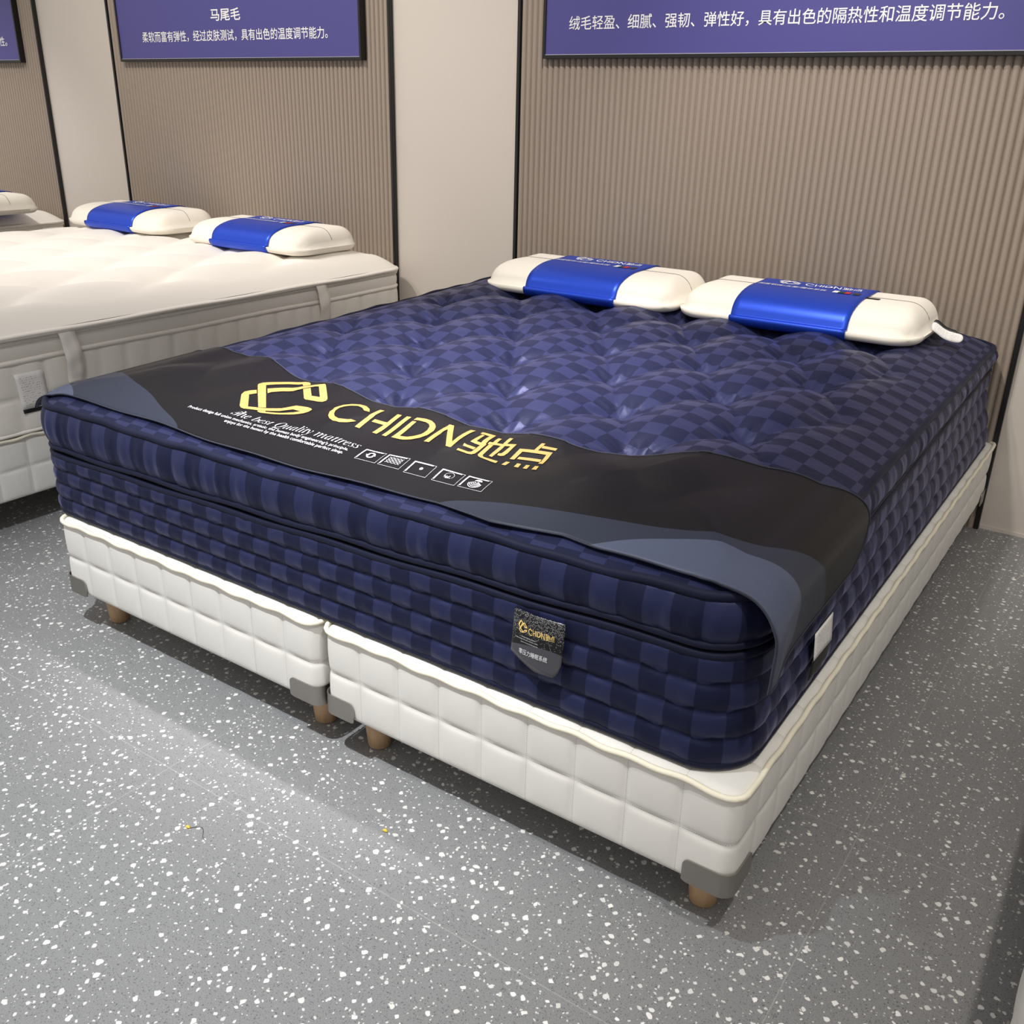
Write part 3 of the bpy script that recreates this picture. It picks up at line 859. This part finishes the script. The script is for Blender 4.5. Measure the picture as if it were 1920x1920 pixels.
for k, (ix, iy) in enumerate(ICONS):
    w_, h_ = .053, .037; polys = []; texts = []; th = .0006
    polys += [rect(ix, ix+w_, iy, iy+th), rect(ix, ix+w_, iy+h_-th, iy+h_), rect(ix, ix+th, iy, iy+h_), rect(ix+w_-th, ix+w_, iy, iy+h_)]
    polys += [rect(ix+.001, ix+.0034, iy+.004, iy+h_-.0005), rect(ix+.003, ix+w_-.007, iy+h_-.0032, iy+h_-.0005)]
    cx, cy = ix+.026, iy+.02
    if k == 0:
        polys += [ring(cx, cy, .006, .0095, .3, 2.8), ring(cx, cy, .006, .0095, 3.45, 5.95)]
        polys += [[(cx+.003, cy-.001), (cx+.0125, cy-.001), (cx+.008, cy+.005)], [(cx-.003, cy+.001), (cx-.0125, cy+.001), (cx-.008, cy-.005)]]
    elif k == 1:
        for a in range(4):
            for b_ in range(3):
                qx, qy = ix+.0125+.009*a, iy+.014+.0065*b_
                polys += [seg((qx-.004, qy-.003), (qx+.004, qy+.003), .0008), seg((qx-.004, qy+.003), (qx+.004, qy-.003), .0008)]
    elif k == 2:
        polys += [ring(cx+.002, cy, 0, .0038, 0, 2*PI, 20)]
    elif k == 3:
        polys += [ring(cx, cy+.002, .0092, .0098, -.6, 3.9, 24, 1.05), seg((cx-.004, cy-.006), (cx-.004, cy+.001), .0018), seg((cx-.004, cy-.006), (cx+.003, cy+.002), .002), seg((cx-.004, cy-.005), (cx+.006, cy-.004), .0016), seg((cx-.004, cy-.005), (cx-.009, cy+.001), .0015)]
    else:
        for q in range(5):
            r_ = .0035+.0022*q
            polys += [ring(cx+.001, cy+.004-.0015*q, r_-.0007, r_+.0007, PI, 2*PI, 16, 1.1)]
        polys += [ring(cx+.003, cy+.006, .0, .006, 0, PI, 16, 1.3)]
    on_runner(poly_mesh(polys, .012), MAT['pale'], 'care_icon')

# ---------------------------------------------------------------- pillows
PA, PB, PH = .37, .19, .052
S_p = Slab(-PA, PA, -PB, PB, .09, .008)
def pz(x, y, up):
    d = max(rdist(x, y, -PA, PA, -PB, PB, .09), 0)
    if up:
        qx = max(0, 1-(PA-abs(x))/.085)
        qy = max(0, 1-(y+PB)/.2, 1-(PB-y)/.1)
        qc = max(0, 1-d/.07)
        q = min((qx**4+qy**4+.8*qc**4)**.25, 1) if d > 1e-5 else 1
        return .026+.074*max(0, 1-q**2.1)**(1/1.8)-.003*math.exp(-((y-.01)/.07)**2)
    q = 1-min(d/.03, 1)
    return .026-.026*max(0, 1-q*q)**.5
def make_pillow(loc, label, tags=False):
    t = thing('pillow', label, 'pillow', loc, 'cream pillows with blue satin sleeves')
    V = [(x, y, pz(x, y, True)) for x, y in S_p.P]; b_ = len(V)
    V += [(x, y, pz(x, y, False)) for x, y in S_p.P]
    F = list(S_p.faces)+[tuple(b_+i for i in f[::-1]) for f in S_p.faces]
    o = build('pillow_body', V, F, MAT['pillow'], t, local=True)
    bm = bmesh.new(); bm.from_mesh(o.data); bmesh.ops.remove_doubles(bm, verts=bm.verts, dist=.0004); bm.to_mesh(o.data); bm.free()
    # fine dark seam over the top and down both ends
    path = []
    for k in range(81):
        x = -PA+.0005+(2*PA-.001)*k/80; path.append(Vector((x, .015, pz(x, .015, True)+.0004)))
    v, f = add_tube(path, .0009, closed=False, n=5)
    build('seam', v, f, MAT['seam'], t, local=True)
    # sleeve
    xa, xb = -.175, .175; n = 18
    sec = []
    m_ = 60
    for k in range(m_+1):
        y = -PB+2*PB*(.5-.5*math.cos(PI*k/m_)); sec.append((y, pz(0, y, True)))
    for k in range(1, m_):
        y = PB-2*PB*(.5-.5*math.cos(PI*k/m_)); sec.append((y, pz(0, y, False)))
    ns = len(sec); V = []; F = []
    for i in range(n+1):
        x = xa+(xb-xa)*i/n
        for k in range(ns):
            a, c = sec[k-1], sec[(k+1) % ns]
            ty, tz = c[0]-a[0], c[1]-a[1]; l = math.hypot(ty, tz) or 1
            oy, oz = -tz/l, ty/l
            V.append((x, sec[k][0]+oy*.003, sec[k][1]+oz*.003))
    for i in range(n):
        for k in range(ns):
            l = (k+1) % ns; F.append((i*ns+k, (i+1)*ns+k, (i+1)*ns+l, i*ns+l))
    sl = build('satin_sleeve', V, F, MAT['satin'], t, local=True)
    md = sl.modifiers.new('thickness', 'SOLIDIFY'); md.thickness = .0015; md.offset = 1
    def on_sleeve(VF, mat, name):
        V, F = VF
        build(name, [(x, y, pz(x, y, True)+.0062) for x, y in V], F, mat, sl, local=True, smooth=False)
    E_, L_ = emb(-.12, -.05, .035, .09), name_marks(-.035, .14, .042, .08)
    on_sleeve(merge([E_, L_]), MAT['white_ink'], 'white_lettering')
    on_sleeve(text_fit('深度软床/五星/慢体系枕', -.165, .05, -.012, .014, .012), MAT['pale'], 'small_lettering')
    on_sleeve(poly_mesh([rect(.07, .086, -.014, .018)], .02), MAT['white_ink'], 'white_patch')
    on_sleeve(poly_mesh([rect(.086, .106, -.014, .018)], .02), MAT['green'], 'green_patch')
    on_sleeve(poly_mesh([rect(.106, .122, -.014, .018)], .02), MAT['red'], 'red_patch')
    on_sleeve(poly_mesh([rect(.13, .15, -.014, .018)], .02), MAT['dark_ink'], 'grey_patch')
    if tags:
        o = build('woven_label', [(x, y, pz(x, y, True)+.0012) for y in (-.022, -.002) for x in (.17, .19, .212)], [(0, 1, 4, 3), (1, 2, 5, 4)], MAT['clear_black'], t, local=True)
        o['label'] = 'small black woven label'
        for nm, mt, y0, y1, pts in (('care_ribbon', MAT['care'], -.005, .024, [(PA-.006, .036), (PA+.012, .028), (PA+.03, .014), (PA+.058, .008), (PA+.085, .008)]),
                                    ('black_ribbon', MAT['clear_black'], .024, .052, [(PA-.008, .038), (PA+.008, .032), (PA+.024, .018), (PA+.045, .012), (PA+.062, .011)])):
            V = []; F = []; FU = []
            m_ = len(pts)
            for i, (x, z) in enumerate(pts):
                V += [(x, y0, z-.006), (x, y0+.012, z+.018)]
            for i in range(m_-1):
                F.append((2*i, 2*i+2, 2*i+3, 2*i+1)); FU.append([(i/(m_-1), 0), ((i+1)/(m_-1), 0), ((i+1)/(m_-1), 1), (i/(m_-1), 1)])
            o = build(nm, V, F, mt, t, uvs=FU, local=True)
            md = o.modifiers.new('smooth', 'SUBSURF'); md.levels = md.render_levels = 2
            md = o.modifiers.new('thickness', 'SOLIDIFY'); md.thickness = .0008; md.offset = 1
    return t
pz0 = .672
pil = make_pillow((-1.302, 1.775, pz0), 'cream pillow with blue satin sleeve, left of the two on the navy mattress')
make_pillow((-.56, 1.785, pz0), 'cream pillow with blue sleeve and white care ribbon, right on the navy mattress', True)

# ---------------------------------------------------------------- white mattresses with toppers
WX0, WX1 = -4.31, -2.46
def wtop(x, y):
    d = max(rdist(x, y, WX0-.012, WX1+.012, .03, 2.1, .09), 0)
    z = .612+.078*(1-(1-min(d/.2, 1))**1.8)
    X, Y = (x+3.0)/.36, (y-.42)/.56
    a, b_ = X+Y, X-Y
    s = abs(math.sin(PI*a)*math.sin(PI*b_)); ra, rb = round(a), round(b_)
    r = math.hypot((X-(ra+rb)/2)*.36, (Y-(ra-rb)/2)*.56)
    return z-.05*sstep(.05, .22, d)*(1-(.55*s**.6+.45*(1-math.exp(-(r/.06)**2))))
def make_white_mattress(label):
    t = thing('mattress', label, 'mattress', ((WX0+WX1)/2, 1.08, ZT), 'white mattresses')
    S = Slab(WX0, WX1, .05, 2.1, .08, .0125)
    R1 = 28
    def side(i, k, x, y, nx, ny, s):
        h = k/R1; z = .527+(ZT-.527)*h
        p1 = puffc(h*2.0+.001)
        f = (s-.08)/.095 if h < .5 else (s-.08)/.095
        return .002+.009*puffc(f)*p1*(.0 if k in (0, R1) else 1), z
    V, F, U = slab_mesh(S, lambda x, y: .527, R1, side)
    build('quilted_body', V, F, MAT['ivory'], t)
    R2 = 12
    def side2(i, k, x, y, nx, ny, s):
        h = k/R2
        return .008*math.sin(PI*h)**.6, .588-.058*h
    V, F, U = slab_mesh(S, lambda x, y: .588+.004*min(1, max(0, rdist(x, y, WX0, WX1, .05, 2.1, .08))/.1), R2, side2)
    build('upper_band', V, F, MAT['ivory'], t)
    for z0, rd in ((.589, .008), (.529, .008), (.312, .006)):
        v, f = add_tube(loop_path(S, .004, lambda x, y, s: z0+.0015*math.sin(s*9), every=2), rd)
        build('piping', v, f, MAT['ivory'], t)
    o = patch('care_label', [(WX1+.0135, .31, .383), (WX1+.0135, .397, .383), (WX1+.0125, .392, .494), (WX1+.0125, .301, .494)], MAT['care'], t)
    o['label'] = 'white printed care label'
    patch('label_backing', [(WX1+.0125, .312, .37), (WX1+.0125, .397, .37), (WX1+.013, .397, .383), (WX1+.013, .31, .383)], MAT['clear_black'], t)
    return t
def make_topper(label):
    t = thing('mattress_topper', label, 'mattress topper', ((WX0+WX1)/2, 1.08, .6), 'tufted white mattress toppers')
    S = Slab(WX0-.012, WX1+.012, .03, 2.1, .09, .0125)
    R = 8
    def side(i, k, x, y, nx, ny, s):
        h = k/R
        return .012*math.sin(PI*h*.9)**.7, .612-.016*h+.0015*math.sin(s*11)
    V, F, U = slab_mesh(S, wtop, R, side)
    build('tufted_pad', V, F, MAT['ivory'], t)
    v, f = add_tube(loop_path(S, .006, lambda x, y, s: .601+.002*math.sin(s*7), every=2), .0045)
    build('piping', v, f, MAT['ivory'], t)
    for y in (.485, 1.585):
        V = []; F = []; FU = []
        for k in range(25):
            q = k/24; z = .598-.165*q
            x = WX1+.017+.016*math.sin(PI*min(q*1.1, 1))**.8
            for j, yy in enumerate((-.028, -.01, .01, .028)):
                V.append((x+.002*math.sin(q*14+j), y+yy+.012*q, z))
        for k in range(24):
            for j in range(3): F.append((k*4+j, k*4+j+1, k*4+5+j, k*4+4+j))
        o = build('elastic_strap', V, F, MAT['ivory'], t)
        md = o.modifiers.new('thickness', 'SOLIDIFY'); md.thickness = .0015; md.offset = 1
    return t
wm = make_white_mattress('white quilted mattress under the tufted topper beside the navy bed')
tp = make_topper('tufted white topper on the bed beside the navy one, two pillows on it')
dup(wm, (wm.location.x-PIT, 1.08, ZT), 'white mattress of the farthest bed at the left edge of the photo')
dup(tp, (tp.location.x-PIT, 1.08, .6), 'tufted white topper of the farthest bed, its corner at the left edge')
dup(pil, (-3.9, 1.83, .684), 'cream pillow with blue sleeve, left of the two on the white topper')
dup(pil, (-2.95, 1.80, .684), 'cream pillow with blue sleeve, right of the two on the white topper')
dup(pil, (-5.13, 1.66, .684), 'cream pillow at the left edge of the photo on the farthest bed')

# ---------------------------------------------------------------- bits of fluff on the floor
def fluff(loc, label, tail):
    t = thing('thread_scrap', label, 'thread', loc)
    bm = bmesh.new(); bmesh.ops.create_icosphere(bm, subdivisions=2, radius=.004)
    for v in bm.verts:
        v.co = Vector((v.co.x*1.3, v.co.y*.8, max(v.co.z*.6+.0022, 0)))*(1+.2*math.sin(v.co.x*2000))
    bm_build('yellow_tuft', bm, MAT['yellow'], t, smooth=True, local=True)
    if tail:
        path = [Vector((.004+.05*k/12, .012*math.sin(k*.4)+.008*k/12, .0012)) for k in range(13)]
        v, f = add_tube(path, .0005, closed=False, n=5)
        build('grey_thread', v, f, MAT['seam'], t, local=True)
fluff((FLUFF1[0], FLUFF1[1], 0), 'yellow tuft with a grey thread on the floor before the left base', True)
fluff((FLUFF2[0], FLUFF2[1], 0), 'tiny yellow tuft alone on the floor below the base gap', False)
